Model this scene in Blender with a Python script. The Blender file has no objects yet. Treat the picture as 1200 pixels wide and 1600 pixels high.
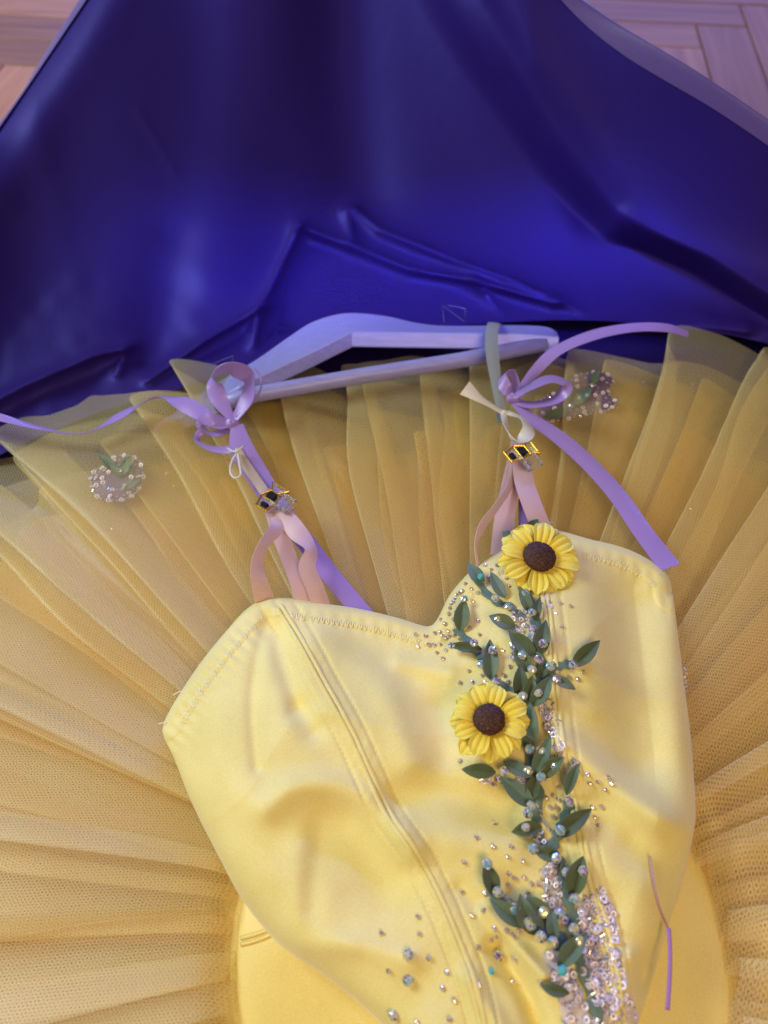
import bpy, bmesh, math, random
import numpy as np
from mathutils import Vector, Matrix
random.seed(7); rng = np.random.default_rng(7)
R = math.radians
scene = bpy.context.scene
C = scene.collection

# ------------------------------------------------------------------ camera
CAM_H, TILT, FPX = 0.50, R(35), 1203.0
cam_d = bpy.data.cameras.new('camera'); cam = bpy.data.objects.new('camera', cam_d); C.objects.link(cam)
cam.location = (0, 0, CAM_H); cam.rotation_euler = (TILT, 0, 0)
cam_d.sensor_fit = 'HORIZONTAL'; cam_d.sensor_width = 36; cam_d.lens = 36 * FPX / 1200
cam_d.clip_start = 0.01; cam_d.clip_end = 50
cam_d.dof.use_dof = True; cam_d.dof.focus_distance = 0.475; cam_d.dof.aperture_fstop = 7.5
scene.camera = cam
scene.render.resolution_x = 768; scene.render.resolution_y = 1024
scene.cycles.transparent_max_bounces = 40
scene.cycles.max_bounces = 8

# ------------------------------------------------------------------ world, lamps, exposure
w = bpy.data.worlds.new('World'); scene.world = w; w.use_nodes = True
w.node_tree.nodes['Background'].inputs[0].default_value = (0.66, 0.66, 0.76, 1)
w.node_tree.nodes['Background'].inputs[1].default_value = 0.23
def lamp(name, loc, target, size, power, col, sy=None):
    d = bpy.data.lights.new(name, 'AREA'); d.shape = 'RECTANGLE'; d.size = size; d.size_y = sy or size
    d.energy = power; d.color = col
    o = bpy.data.objects.new(name, d); C.objects.link(o); o.location = loc
    o.rotation_euler = (Vector(target) - Vector(loc)).to_track_quat('-Z', 'Y').to_euler()
    return o
lamp('window_light', (-1.30, 0.72, 1.15), (0.05, 0.3, 0), 0.70, 21.0, (0.84, 0.97, 0.96))
lamp('warm_room_light', (0.30, -0.60, 1.20), (0.05, 0.15, 0), 0.55, 8.6, (1.0, 0.70, 0.31))
lamp('blue_back_light', (0.25, 2.60, 1.02), (0.0, 0.8, 0.2), 2.6, 44.0, (0.16, 0.22, 1.0), 0.18)
b2 = lamp('blue_hanger_fill', (0.03, 0.20, 0.80), (0.02, 0.58, 0.05), 0.45, 0.22, (0.20, 0.24, 1.0), 0.04); b2.data.spread = R(16)  # unseen narrow lamp, added to turn the hanger blue
scene.view_settings.view_transform = 'Standard'; scene.view_settings.look = 'None'
scene.view_settings.exposure = 0.10; scene.view_settings.gamma = 1

# ------------------------------------------------------------------ helpers
ct, st = math.cos(TILT), math.sin(TILT)
def PV(px, py, z):
    """vectorised: where the line of sight of a photo point meets height z"""
    px = np.asarray(px, float); py = np.asarray(py, float); z = np.asarray(z, float)
    x = (px - 600) / FPX; y = (800 - py) / FPX
    dy = y * ct + st; dz = y * st - ct
    k = (z - CAM_H) / dz
    return np.stack([x * k, dy * k, np.broadcast_to(z, (x * k).shape)], -1)
def P(px, py, z=0.0):
    return Vector(PV(px, py, z).tolist())
def mesh_obj(name, verts, faces, mat=None, parent=None, smooth=True, uv=None):
    me = bpy.data.meshes.new(name)
    me.from_pydata([tuple(v) for v in verts], [], faces)
    if smooth: me.polygons.foreach_set('use_smooth', [True] * len(me.polygons))
    if uv is not None:
        l = me.uv_layers.new(name='UVMap'); idx = np.zeros(len(me.loops), int); me.loops.foreach_get('vertex_index', idx)
        l.data.foreach_set('uv', np.asarray(uv)[idx].astype('f').ravel())
    if mat: me.materials.append(mat)
    me.update()
    o = bpy.data.objects.new(name, me); C.objects.link(o)
    if parent: o.parent = parent
    return o
def grid_faces(n, m, flip=False, closed=False):
    f = []
    for i in range(n - 1 + (1 if closed else 0)):
        a = i * m; b = ((i + 1) % n) * m
        for j in range(m - 1):
            q = (a + j, a + j + 1, b + j + 1, b + j)
            f.append(q[::-1] if flip else q)
    return f
def empty(name, loc=(0, 0, 0)):
    o = bpy.data.objects.new(name, None); C.objects.link(o); o.location = loc; o.empty_display_size = 0.02; return o
def tag(o, label=None, cat=None, group=None, kind=None):
    if label: o['label'] = label
    if cat: o['category'] = cat
    if group: o['group'] = group
    if kind: o['kind'] = kind
    return o
def adopt(o, parent):           # keep world position under a moved parent
    o.parent = parent; o.matrix_parent_inverse = Matrix.Translation(-parent.location) @ Matrix.Identity(4) if parent.parent is None else o.matrix_parent_inverse
    return o
def cat(pts, n):                # Catmull-Rom resample of rows of numbers
    p = np.array(pts, float); p = np.vstack([2 * p[0] - p[1], p, 2 * p[-1] - p[-2]])
    out = []; k = len(pts) - 1
    for t in np.linspace(0, k - 1e-9, n):
        i = int(t); u = t - i; a, b, c, d = p[i:i + 4]
        out.append(0.5 * ((2 * b) + (c - a) * u + (2 * a - 5 * b + 4 * c - d) * u * u + (3 * b - a - 3 * c + d) * u ** 3))
    return np.array(out)
def dist_poly(px, py, pts):
    p = np.array(pts, float); best = np.full(np.shape(px), 1e9)
    for a, b in zip(p[:-1], p[1:]):
        d = b - a; L = d @ d
        t = np.clip(((px - a[0]) * d[0] + (py - a[1]) * d[1]) / L, 0, 1)
        best = np.minimum(best, np.hypot(px - a[0] - t * d[0], py - a[1] - t * d[1]))
    return best
def vnoise(x, y, seed=0):       # smooth value noise
    x = np.asarray(x, float); y = np.asarray(y, float)
    xi = np.floor(x).astype(int); yi = np.floor(y).astype(int); xf = x - xi; yf = y - yi
    def h(a, b):
        n = (a * 374761393 + b * 668265263 + seed * 974711) & 0x7fffffff
        n = ((n ^ (n >> 13)) * 1274126177) & 0x7fffffff
        return (n ^ (n >> 16)) % 10007 / 10007.0
    s = lambda t: t * t * (3 - 2 * t)
    u, v = s(xf), s(yf)
    return (h(xi, yi) * (1 - u) + h(xi + 1, yi) * u) * (1 - v) + (h(xi, yi + 1) * (1 - u) + h(xi + 1, yi + 1) * u) * v - 0.5

# ------------------------------------------------------------------ materials
def mat(name, col, rough=0.5, **kw):
    m = bpy.data.materials.new(name); m.use_nodes = True; b = m.node_tree.nodes['Principled BSDF']
    b.inputs['Base Color'].default_value = (*col, 1); b.inputs['Roughness'].default_value = rough
    for k, v in kw.items(): b.inputs[k.replace('_', ' ')].default_value = v
    return m
class NT:
    def __init__(s, m): s.t = m.node_tree; s.n = s.t.nodes; s.b = s.n.get('Principled BSDF'); s.out = s.n['Material Output']
    def add(s, typ, **kw):
        n = s.n.new(typ)
        for k, v in kw.items(): setattr(n, k, v)
        return n
    def link(s, a, b): s.t.links.new(a, b)
    def math(s, op, a, b=None, c=None, clamp=False):
        n = s.add('ShaderNodeMath', operation=op, use_clamp=clamp)
        for i, v in enumerate((a, b, c)):
            if v is None: continue
            if isinstance(v, (int, float)): n.inputs[i].default_value = v
            else: s.link(v, n.inputs[i])
        return n.outputs[0]
    def coord(s, which='Object'): return s.add('ShaderNodeTexCoord').outputs[which]
    def noise(s, vec, scale, detail=3, dist=0):
        n = s.add('ShaderNodeTexNoise'); n.inputs['Scale'].default_value = scale; n.inputs['Detail'].default_value = detail
        n.inputs['Distortion'].default_value = dist
        if vec is not None: s.link(vec, n.inputs['Vector'])
        return n.outputs['Fac']
    def ramp(s, fac, stops):
        n = s.add('ShaderNodeValToRGB'); s.link(fac, n.inputs[0]); e = n.color_ramp.elements
        while len(e) < len(stops): e.new(0.5)
        for q, (p, c) in zip(e, stops): q.position = p; q.color = (*c, 1)
        return n.outputs[0]
    def mapping(s, vec, scale=(1, 1, 1), rot=(0, 0, 0)):
        n = s.add('ShaderNodeMapping'); s.link(vec, n.inputs[0]); n.inputs['Scale'].default_value = scale; n.inputs['Rotation'].default_value = rot
        return n.outputs[0]
    def bump(s, h, strength=0.2, dist=0.001):
        n = s.add('ShaderNodeBump'); n.inputs['Strength'].default_value = strength; n.inputs['Distance'].default_value = dist
        s.link(h, n.inputs['Height']); s.link(n.outputs[0], s.b.inputs['Normal']); return n.outputs[0]

def hexfield(nt, uv, cell):     # maxima on a triangular lattice = holes of a hexagonal net
    k = 4 * math.pi / (math.sqrt(3) * cell); tot = None
    for a in (0, 60, 120):
        d = nt.add('ShaderNodeVectorMath', operation='DOT_PRODUCT'); nt.link(uv, d.inputs[0])
        d.inputs[1].default_value = (k * math.cos(R(a)), k * math.sin(R(a)), 0)
        c = nt.math('COSINE', d.outputs['Value']); tot = c if tot is None else nt.math('ADD', tot, c)
    return tot                  # -1.5 .. 3

def tulle(name, c1, c2, cell=0.0019, lo=0.16, hi=0.80):
    m = mat(name, c1, 0.6); nt = NT(m); uv = nt.coord('UV')
    f = hexfield(nt, uv, cell)
    a = nt.math('SUBTRACT', 1.0, nt.math('MULTIPLY_ADD', f, 0.45, 0.25, clamp=True))   # 1 on threads, 0 in holes
    al = nt.math('MULTIPLY_ADD', a, hi - lo, lo)
    lw = nt.add('ShaderNodeLayerWeight'); lw.inputs[0].default_value = 0.5
    al = nt.math('ADD', al, nt.math('MULTIPLY', nt.math('POWER', lw.outputs['Facing'], 3.0), nt.math('SUBTRACT', 0.95, al)))
    big = nt.noise(nt.coord('Object'), 9, 2)
    al = nt.math('MULTIPLY', al, nt.math('MULTIPLY_ADD', big, 0.5, 0.75), clamp=True)
    col = nt.ramp(nt.noise(nt.coord('Object'), 14, 3), [(0.3, c1), (0.7, c2)])
    df = nt.add('ShaderNodeBsdfDiffuse'); tl = nt.add('ShaderNodeBsdfTranslucent'); gl = nt.add('ShaderNodeBsdfGlossy'); gl.inputs['Roughness'].default_value = 0.38
    nt.link(col, df.inputs[0]); nt.link(col, tl.inputs[0]); gl.inputs[0].default_value = (0.9, 0.9, 0.85, 1)
    m1 = nt.add('ShaderNodeMixShader'); m1.inputs[0].default_value = 0.42; nt.link(df.outputs[0], m1.inputs[1]); nt.link(tl.outputs[0], m1.inputs[2])
    m2 = nt.add('ShaderNodeMixShader'); m2.inputs[0].default_value = 0.07; nt.link(m1.outputs[0], m2.inputs[1]); nt.link(gl.outputs[0], m2.inputs[2])
    tr = nt.add('ShaderNodeBsdfTransparent')
    m3 = nt.add('ShaderNodeMixShader'); nt.link(al, m3.inputs[0]); nt.link(tr.outputs[0], m3.inputs[1]); nt.link(m2.outputs[0], m3.inputs[2])
    nt.link(m3.outputs[0], nt.out.inputs[0])
    return m

def satin(name, c1, c2=None, rough=0.42, sheen=0.3, weave=900, bumpn=0.12, translucent=0.0, spec=0.5):
    m = mat(name, c1, rough); nt = NT(m); co = nt.coord('Object')
    if c2:
        fac = nt.math('ADD', nt.math('MULTIPLY', nt.noise(co, 16, 3), 0.6), nt.math('MULTIPLY', nt.noise(co, 1300, 1), 0.4))
        nt.link(nt.ramp(fac, [(0.38, tuple(q * 0.93 for q in c1)), (0.62, tuple(min(q * 1.05, .95) for q in c2))]), nt.b.inputs['Base Color'])
    nt.b.inputs['Sheen Weight'].default_value = sheen; nt.b.inputs['Sheen Roughness'].default_value = 0.4
    nt.b.inputs['Specular IOR Level'].default_value = spec
    h = nt.math('ADD', nt.noise(co, weave, 2), nt.math('MULTIPLY', nt.noise(co, 60, 3), 1.5))
    nt.bump(h, bumpn, 0.0006)
    if translucent:
        tl = nt.add('ShaderNodeBsdfTranslucent'); tl.inputs[0].default_value = (*c1, 1)
        mx = nt.add('ShaderNodeMixShader'); mx.inputs[0].default_value = translucent
        nt.link(nt.b.outputs[0], mx.inputs[1]); nt.link(tl.outputs[0], mx.inputs[2]); nt.link(mx.outputs[0], nt.out.inputs[0])
    return m

M_bodice = satin('yellow_satin', (0.85, 0.71, 0.26), (0.88, 0.75, 0.32), 0.60, 0.40, 750, 0.22, 0, 0.22)
M_yoke = satin('deep_yellow_satin', (0.84, 0.66, 0.20), (0.87, 0.70, 0.24), 0.45, 0.2, 1400, 0.10)
M_thread = mat('pale_thread', (0.86, 0.76, 0.42), 0.7)
M_thread_lilac = mat('lilac_thread', (0.35, 0.16, 0.5), 0.6)
M_bag = satin('blue_nylon', (0.022, 0.009, 0.135), None, 0.48, 0.0, 700, 0.25, 0.06, 0.65)
for m_ in (M_bag,): m_.node_tree.nodes['Principled BSDF'].inputs['Specular Tint'].default_value = (0.17, 0.17, 1.0, 1)
M_bag_base = satin('blue_nylon_base', (0.012, 0.005, 0.09), None, 0.42, 0.02, 1800, 0.1, 0, 0.3)
def ribbon_mat(name, c, rough=0.22, tl=0.15, ribs=True):
    m = satin(name, c, None, rough, 0.25, 600, 0.05, tl, 0.6); nt = NT(m); sep = nt.add('ShaderNodeSeparateXYZ'); nt.link(nt.coord('UV'), sep.inputs[0])
    wv = nt.math('SINE', nt.math('MULTIPLY', nt.math('ADD', sep.outputs[0], nt.math('MULTIPLY', sep.outputs[1], 0.5)), 2 * math.pi / 0.0011))
    h = nt.math('ADD', nt.math('MULTIPLY', wv, 0.5), nt.noise(nt.coord(), 260, 3)); nt.bump(h, 0.22, 0.0004)
    return m
M_lilac = ribbon_mat('lilac_satin_ribbon', (0.42, 0.27, 0.78))
M_pink = ribbon_mat('pink_elastic', (0.70, 0.45, 0.52), 0.40)
M_pink2 = ribbon_mat('pink_satin', (0.80, 0.55, 0.58), 0.28)
M_grey = ribbon_mat('grey_blue_ribbon', (0.42, 0.45, 0.52), 0.35, 0.4)
M_white = ribbon_mat('white_satin_ribbon', (0.80, 0.74, 0.70), 0.3)
M_hanger = mat('pink_wood_blue_lit', (0.62, 0.42, 0.50), 0.38)
nt = NT(M_hanger); nt.link(nt.ramp(nt.noise(nt.mapping(nt.coord(), (30, 220, 220)), 1.5, 4), [(0.3, (0.27, 0.26, 0.62)), (0.7, (0.34, 0.32, 0.74))]), nt.b.inputs['Base Color'])  # blue of the light mixed into the pink wood's base colour
M_dark = mat('black_plastic', (0.01, 0.01, 0.012), 0.3)
M_gold = mat('gold_metal', (0.85, 0.62, 0.18), 0.25, Metallic=1.0)
M_clear = mat('clear_plastic', (0.95, 0.95, 0.98), 0.06, Transmission_Weight=0.9, IOR=1.45)
M_nylon = mat('clear_nylon', (0.30, 0.30, 0.50), 0.2, Alpha=0.4)
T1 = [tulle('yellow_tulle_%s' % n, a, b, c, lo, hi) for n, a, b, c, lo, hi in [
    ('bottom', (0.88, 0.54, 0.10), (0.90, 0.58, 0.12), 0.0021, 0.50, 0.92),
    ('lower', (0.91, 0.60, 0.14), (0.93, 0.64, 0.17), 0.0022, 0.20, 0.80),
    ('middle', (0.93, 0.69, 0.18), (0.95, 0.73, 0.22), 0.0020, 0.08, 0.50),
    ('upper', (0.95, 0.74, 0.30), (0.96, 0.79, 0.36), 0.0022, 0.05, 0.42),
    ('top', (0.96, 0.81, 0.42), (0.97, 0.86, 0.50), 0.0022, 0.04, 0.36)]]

def leaf_mat():
    m = mat('silk_leaf', (0.05, 0.11, 0.06), 0.42); nt = NT(m)
    rnd = nt.add('ShaderNodeObjectInfo').outputs['Random']
    c = nt.ramp(rnd, [(0.0, (0.07, 0.10, 0.045)), (0.45, (0.11, 0.15, 0.075)), (0.75, (0.11, 0.165, 0.11)), (1.0, (0.11, 0.18, 0.16))])
    uv = nt.coord('UV'); sep = nt.add('ShaderNodeSeparateXYZ'); nt.link(uv, sep.inputs[0])
    v = nt.math('ABSOLUTE', nt.math('SUBTRACT', sep.outputs[1], 0.5))
    ph = nt.math('SUBTRACT', nt.math('MULTIPLY', sep.outputs[0], 46.0), nt.math('MULTIPLY', v, 38.0))
    veins = nt.math('POWER', nt.math('ABSOLUTE', nt.math('SINE', ph)), 8.0)
    mix = nt.add('ShaderNodeMixRGB', blend_type='MULTIPLY'); nt.link(nt.math('MULTIPLY_ADD', nt.noise(nt.coord(), 300, 3), 0.9, 0.1, clamp=True), mix.inputs[0])
    nt.link(c, mix.inputs[1]); mix.inputs[2].default_value = (1.15, 1.1, 0.95, 1)
    nt.link(mix.outputs[0], nt.b.inputs['Base Color'])
    nt.bump(nt.math('ADD', nt.math('MULTIPLY', veins, -0.6), nt.math('MULTIPLY', nt.noise(nt.coord(), 1500, 2), 0.5)), 0.5, 0.0004)
    nt.b.inputs['Sheen Weight'].default_value = 0.25
    return m
M_leaf = leaf_mat()
def petal_mat():
    m = mat('yellow_silk_petal', (0.85, 0.6, 0.05), 0.55); nt = NT(m); uv = nt.coord('UV')
    sep = nt.add('ShaderNodeSeparateXYZ'); nt.link(uv, sep.inputs[0])
    c = nt.ramp(nt.math('ADD', sep.outputs[0], nt.math('MULTIPLY_ADD', nt.noise(nt.coord(), 120, 2), 0.5, -0.25)),
                [(0.0, (0.80, 0.46, 0.015)), (0.4, (0.88, 0.66, 0.05)), (1.0, (0.90, 0.78, 0.14))])
    nt.link(c, nt.b.inputs['Base Color'])
    st_ = nt.noise(nt.mapping(uv, (1.5, 22, 1)), 1.0, 3)
    nt.bump(st_, 0.5, 0.0008); nt.b.inputs['Sheen Weight'].default_value = 0.3
    return m
M_petal = petal_mat()
M_disc = mat('brown_flower_centre', (0.055, 0.016, 0.010), 0.75); nt = NT(M_disc)
nt.link(nt.ramp(nt.noise(nt.coord(), 1500, 2), [(0.45, (0.035, 0.011, 0.008)), (0.62, (0.11, 0.035, 0.02)), (0.8, (0.35, 0.16, 0.10))]), nt.b.inputs['Base Color'])
def stone_mat(name, stops, metallic=0.45, rough=0.08):
    m = mat(name, (0.8, 0.8, 0.8), rough, Metallic=metallic); nt = NT(m)
    g = nt.add('ShaderNodeNewGeometry'); d = nt.add('ShaderNodeVectorMath', operation='DOT_PRODUCT'); nt.link(g.outputs['Normal'], d.inputs[0]); d.inputs[1].default_value = (1.7, 1.3, 0.4)
    rnd = nt.add('ShaderNodeObjectInfo').outputs['Random']
    f = nt.math('FRACT', nt.math('ADD', nt.math('MULTIPLY', d.outputs['Value'], 0.8), nt.math('MULTIPLY', rnd, 5)))
    nt.link(nt.ramp(f, stops), nt.b.inputs['Base Color']); nt.b.inputs['Coat Weight'].default_value = 0.6; nt.b.inputs['Coat Roughness'].default_value = 0.03
    return m
M_stone = stone_mat('aurora_crystal', [(0.0, (0.75, 0.80, 0.85)), (0.25, (0.10, 0.45, 0.60)), (0.4, (0.85, 0.80, 0.70)), (0.55, (0.75, 0.60, 0.12)), (0.7, (0.9, 0.9, 0.9)), (0.85, (0.50, 0.28, 0.60)), (1.0, (0.12, 0.10, 0.12))])
M_teal = stone_mat('teal_crystal', [(0.0, (0.0, 0.45, 0.65)), (0.5, (0.10, 0.75, 0.80)), (1.0, (0.4, 0.6, 0.75))])
M_small = stone_mat('smoky_crystal', [(0.0, (0.85, 0.68, 0.52)), (0.3, (0.45, 0.28, 0.18)), (0.55, (0.98, 0.92, 0.82)), (0.8, (0.75, 0.58, 0.5)), (1.0, (0.32, 0.20, 0.15))])
M_seq = stone_mat('pink_sequin', [(0.0, (0.97, 0.86, 0.88)), (0.4, (0.74, 0.58, 0.64)), (0.7, (0.95, 0.82, 0.84)), (1.0, (0.66, 0.62, 0.92))], 0.25, 0.32)
M_bead = stone_mat('silver_lined_bead', [(0.0, (0.90, 0.82, 0.84)), (0.35, (0.45, 0.35, 0.45)), (0.6, (0.75, 0.78, 0.98)), (0.8, (0.95, 0.9, 0.85)), (1.0, (0.55, 0.40, 0.50))], 0.6, 0.1)
M_back = mat('pale_lilac_net', (0.78, 0.68, 0.72), 0.5, Alpha=0.8)
M_lace = mat('mauve_net', (0.20, 0.12, 0.20), 0.6, Alpha=0.9)

# ------------------------------------------------------------------ floor
def wood_mat():
    m = mat('oak_parquet', (0.4, 0.25, 0.2), 0.42); nt = NT(m)
    co = nt.coord('Object'); rnd = nt.add('ShaderNodeObjectInfo').outputs['Random']
    cmb = nt.add('ShaderNodeCombineXYZ'); nt.link(nt.math('MULTIPLY', rnd, 40), cmb.inputs[0]); nt.link(nt.math('MULTIPLY', rnd, 17), cmb.inputs[1])
    va = nt.add('ShaderNodeVectorMath', operation='ADD'); nt.link(co, va.inputs[0]); nt.link(cmb.outputs[0], va.inputs[1])
    g = nt.noise(nt.mapping(va.outputs[0], (3, 40, 3)), 1.6, 5, 0.6)
    c = nt.ramp(g, [(0.3, (0.34, 0.145, 0.08)), (0.55, (0.44, 0.205, 0.115)), (0.75, (0.50, 0.25, 0.145))])
    mx = nt.add('ShaderNodeMixRGB', blend_type='MULTIPLY'); mx.inputs[0].default_value = 1; nt.link(c, mx.inputs[1])
    nt.link(nt.ramp(rnd, [(0, (0.62, 0.60, 0.60)), (1, (1.15, 1.12, 1.1))]), mx.inputs[2]); nt.link(mx.outputs[0], nt.b.inputs['Base Color'])
    nt.bump(g, 0.15, 0.001); nt.b.inputs['Roughness'].default_value = 0.62
    return m
M_wood = wood_mat()
M_gap = mat('dark_joint', (0.20, 0.11, 0.075), 0.9)
floor = mesh_obj('floor', [(-6, -4, -0.012), (6, -4, -0.012), (6, 8, -0.012), (-6, 8, -0.012)], [(0, 1, 2, 3)], M_gap, smooth=False)
tag(floor, 'pinkish brown herringbone oak parquet floor under the blue garment bag', 'floor', kind='structure')
def plank_mesh(L, W):
    b = 0.0012; h = 0.010; v = []
    for z, k in ((-h, 0), (-b, 0), (0, b)):
        v += [(-L / 2 + k, -W / 2 + k, z), (L / 2 - k, -W / 2 + k, z), (L / 2 - k, W / 2 - k, z), (-L / 2 + k, W / 2 - k, z)]
    f = [(8, 9, 10, 11)]
    for r in (0, 4):
        for i in range(4): f.append((r + i, r + (i + 1) % 4, r + 4 + (i + 1) % 4, r + 4 + i))
    me = bpy.data.meshes.new('plank'); me.from_pydata(v, [], f); me.materials.append(M_wood); return me
PL, PW = 0.36, 0.072
pm = plank_mesh(PL - 0.0022, PW - 0.0022)
rot0 = R(-6)
n_pl = 0
for i in range(-20, 24):
    for j in range(-8, 9):
        for s in (0, 1):
            # herringbone lattice
            bx = i * PW + j * PL; by = -i * PW + j * PL   # diagonal steps
            bx, by = i * PW + j * (PL + PW) * 0 + j * PL, i * PW - j * PL
            x, y, a = (bx + PL / 2, by + PW / 2, 0) if s == 0 else (bx + PW / 2, by + PW + PL / 2, R(90))
            c0, s0 = math.cos(rot0), math.sin(rot0)
            X = x * c0 - y * s0; Y = x * s0 + y * c0 + 1.1
            if -1.35 < X < 1.45 and 0.35 < Y < 2.3 and math.hypot(X, Y - 0.1) > 0.5:
                o = bpy.data.objects.new('plank', pm); C.objects.link(o); o.parent = floor
                o.location = (X, Y, 0.0); o.rotation_euler = (0, 0, a + rot0); n_pl += 1
print('planks', n_pl)

# ------------------------------------------------------------------ garment bag
bag = empty('garment_bag', P(600, 560, 0)); BL = bag.location.copy()
tag(bag, 'open royal blue nylon garment bag with its flap lifted behind the yellow tutu', 'garment bag')
def part(name, verts, faces, m, root, **kw):
    v = np.array([tuple(q) for q in verts], float) - np.array(root.location)
    return mesh_obj(name, v, faces, m, root, **kw)
TC = P(740, 1465, 0)            # tutu centre on the floor
# the lower half of the bag, flat on the floor under the skirt
nb, mb = 160, 24; v = []
for i in range(nb):
    a = 2 * math.pi * i / nb
    for j in range(mb):
        r = 0.64 * j / (mb - 1)
        x, y = TC.x + r * math.cos(a), TC.y + r * math.sin(a)
        z = 0.0025 + 0.001 * (1 + 2 * float(vnoise(x * 9, y * 9, 3))) * (1 if j < mb - 1 else 0.3)
        v.append((x, y, z))
part('bag_bottom', v, grid_faces(nb, mb, closed=True), M_bag_base, bag)
# the lifted flap: base curve on the floor, rim curve in the air
base = cat([(-420, 1000), (-160, 830), (0, 735), (150, 668), (300, 622), (420, 580), (550, 552), (700, 530), (880, 520), (1040, 530), (1200, 560), (1420, 640), (1620, 760)], 300)
rim = cat([(-420, 760, .03), (-190, 500, .08), (0, 212, .12), (62, 110, .15), (135, 0, .19), (250, -170, .25), (420, -330, .31), (600, -330, .31), (720, -190, .27), (862, -12, .21), (1060, 132, .18), (1250, 292, .13), (1500, 530, .04)], 300)
nu, nv = 300, 230
B3 = PV(base[:, 0], base[:, 1], 0.009); R3 = PV(rim[:, 0], rim[:, 1], rim[:, 2])
t = np.linspace(0, 1, nv)[None, :, None]
S = B3[:, None] * (1 - t) + R3[:, None] * t
sag = np.sin(np.pi * t ** 0.8)
S = S + sag * np.array([0, 0.012, -0.006])
S = S + np.sin(np.pi * np.clip((t - 0.30) / 0.70, 0, 1) ** 1.9) * np.array([0, -0.004, 0.045]) * (0.35 + 0.65 * np.abs(np.linspace(-1, 1, nu)[:, None, None]) ** 1.2)
uu = np.linspace(-1, 1, nu)[:, None, None]
S = S + np.sin(np.pi * t ** 0.7) * np.exp(-((uu - 0.02) / 0.34) ** 2) * np.array([0, 0.030, -0.020])
# screen-space lookup of where each point lies so folds can be set where the photo has them
def to_px(S):
    x = S[..., 0]; y = S[..., 1]; z = S[..., 2] - CAM_H
    dep = y * st - z * ct; up = y * ct + z * st
    return 600 + FPX * x / dep, 800 - FPX * up / dep
qx, qy = to_px(S)
dsp = np.zeros(qx.shape)
def ridge(pts, wd, amp, sharp=False):
    d = dist_poly(qx, qy, pts)
    return amp * (np.exp(-np.abs(d) / wd) if sharp else np.exp(-(d / wd) ** 2))
for pts, wd, amp, sh in [
    ([(470, 358), (440, 430), (412, 500), (400, 560)], 8, 0.018, True),
    ([(470, 358), (545, 388), (640, 432), (740, 452), (860, 492)], 8, 0.017, True),
    ([(552, 325), (592, 362), (700, 412), (790, 448), (900, 505)], 9, 0.015, True),
    ([(540, 330), (552, 380)], 10, 0.012, True),
    ([(-40, 668), (60, 612), (160, 566), (205, 556)], 11, 0.018, True),
    ([(205, 556), (190, 600)], 7, .008, True),
    ([(240, 612), (330, 545), (420, 492)], 9, 0.017, True),
    ([(735, 450), (785, 515)], 10, 0.012, True),
    ([(860, 490), (845, 515)], 6, .007, True),
    ([(130, 640), (230, 560), (270, 470)], 45, -.006, False),
    ([(400, -250), (385, 100), (350, 420)], 70, .009, False), ([(530, -250), (540, 100), (560, 300)], 70, -.016, False), ([(205, -60), (110, 110), (10, 300)], 40, .006, False), ([(690, -100), (800, 130), (930, 330)], 28, -.012, False), ([(1046, 548), (1100, 532), (1150, 538)], 16, .022, True),
    ([(270, 380), (240, 470), (250, 560)], 45, -.006, False),
    ([(215, 170), (275, 270)], 6, .0010, True)]:
    dsp += ridge(pts, wd, amp, sh)
# the right-hand roll: swells up from the rim and drops off along its lower edge
e = np.array([(520, -330), (620, -120), (720, 40), (850, 240), (950, 360), (1080, 420), (1200, 505), (1500, 700)], float)
ye = np.interp(qx, e[:, 0], e[:, 1])
dd = (ye - qy) * 0.8            # >0 above/right of the edge
soft = np.interp(qx, [600, 900, 1000], [150, 60, 20])
roll = np.clip(dd / soft + 0.5, 0, 1); roll = roll * roll * (3 - 2 * roll)
dsp += roll * 0.045 * np.exp(-np.clip(dd, 0, None) / 260) * np.clip((qx - 560) / 260, 0, 1)
dsp += 0.0025 * vnoise(qx / 150, qy / 260, 5) + 0.0025 * vnoise(qx / 30, qy / 34, 6) * np.clip((qy - 300) / 250, 0, 1) ** 2
fade = np.clip(t[..., 0] * 14, 0, 1)
nrm = np.array([0, -0.75, 0.66])
zf = 0.012 + 0.004 * t[..., 0]; dz_ = S[..., 2] - zf
S[..., 2] = zf + 0.028 * np.log1p(np.exp(np.clip(dz_ / 0.028, -20, 20))) - 0.006 * (1 - t[..., 0])
S = S + (dsp * fade)[..., None] * nrm
S[..., 2] = np.maximum(S[..., 2], 0.009)
# curl at the rim: the cloth rolls over and falls behind
out = []
back = R3 - B3; back[:, 2] = 0; back /= np.linalg.norm(back, axis=1)[:, None]
last = S[:, -1]
for k in range(1, 15):
    a = min(k / 7, 1) * R(100); rr = 0.042
    off = back * rr * math.sin(a) + np.array([0, 0, 1]) * rr * (math.cos(a) - 1)
    if k > 7: off = off + np.array([0, 0, -1]) * (last[:, 2:3] - rr * 1.2) * (k - 7) / 7 * 0.93 + back * 0.05 * (k - 7) / 7
    out.append(last + off)
S = np.concatenate([S, np.stack(out, 1)], 1)
hpx, hpy = to_px(S[:, :nv + 6]); edge_band = np.zeros((nu, 34, 3))
for i in range(nu):          # added paler strip paints the sheen along the flap edge, wider towards the right
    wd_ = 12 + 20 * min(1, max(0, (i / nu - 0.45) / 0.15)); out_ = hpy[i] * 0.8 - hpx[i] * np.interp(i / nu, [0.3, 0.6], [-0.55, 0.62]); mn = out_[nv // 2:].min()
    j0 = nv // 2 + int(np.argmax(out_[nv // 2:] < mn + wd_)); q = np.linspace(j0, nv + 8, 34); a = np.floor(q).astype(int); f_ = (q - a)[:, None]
    edge_band[i] = S[i, a] * (1 - f_) + S[i, np.minimum(a + 1, S.shape[1] - 1)] * f_
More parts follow.
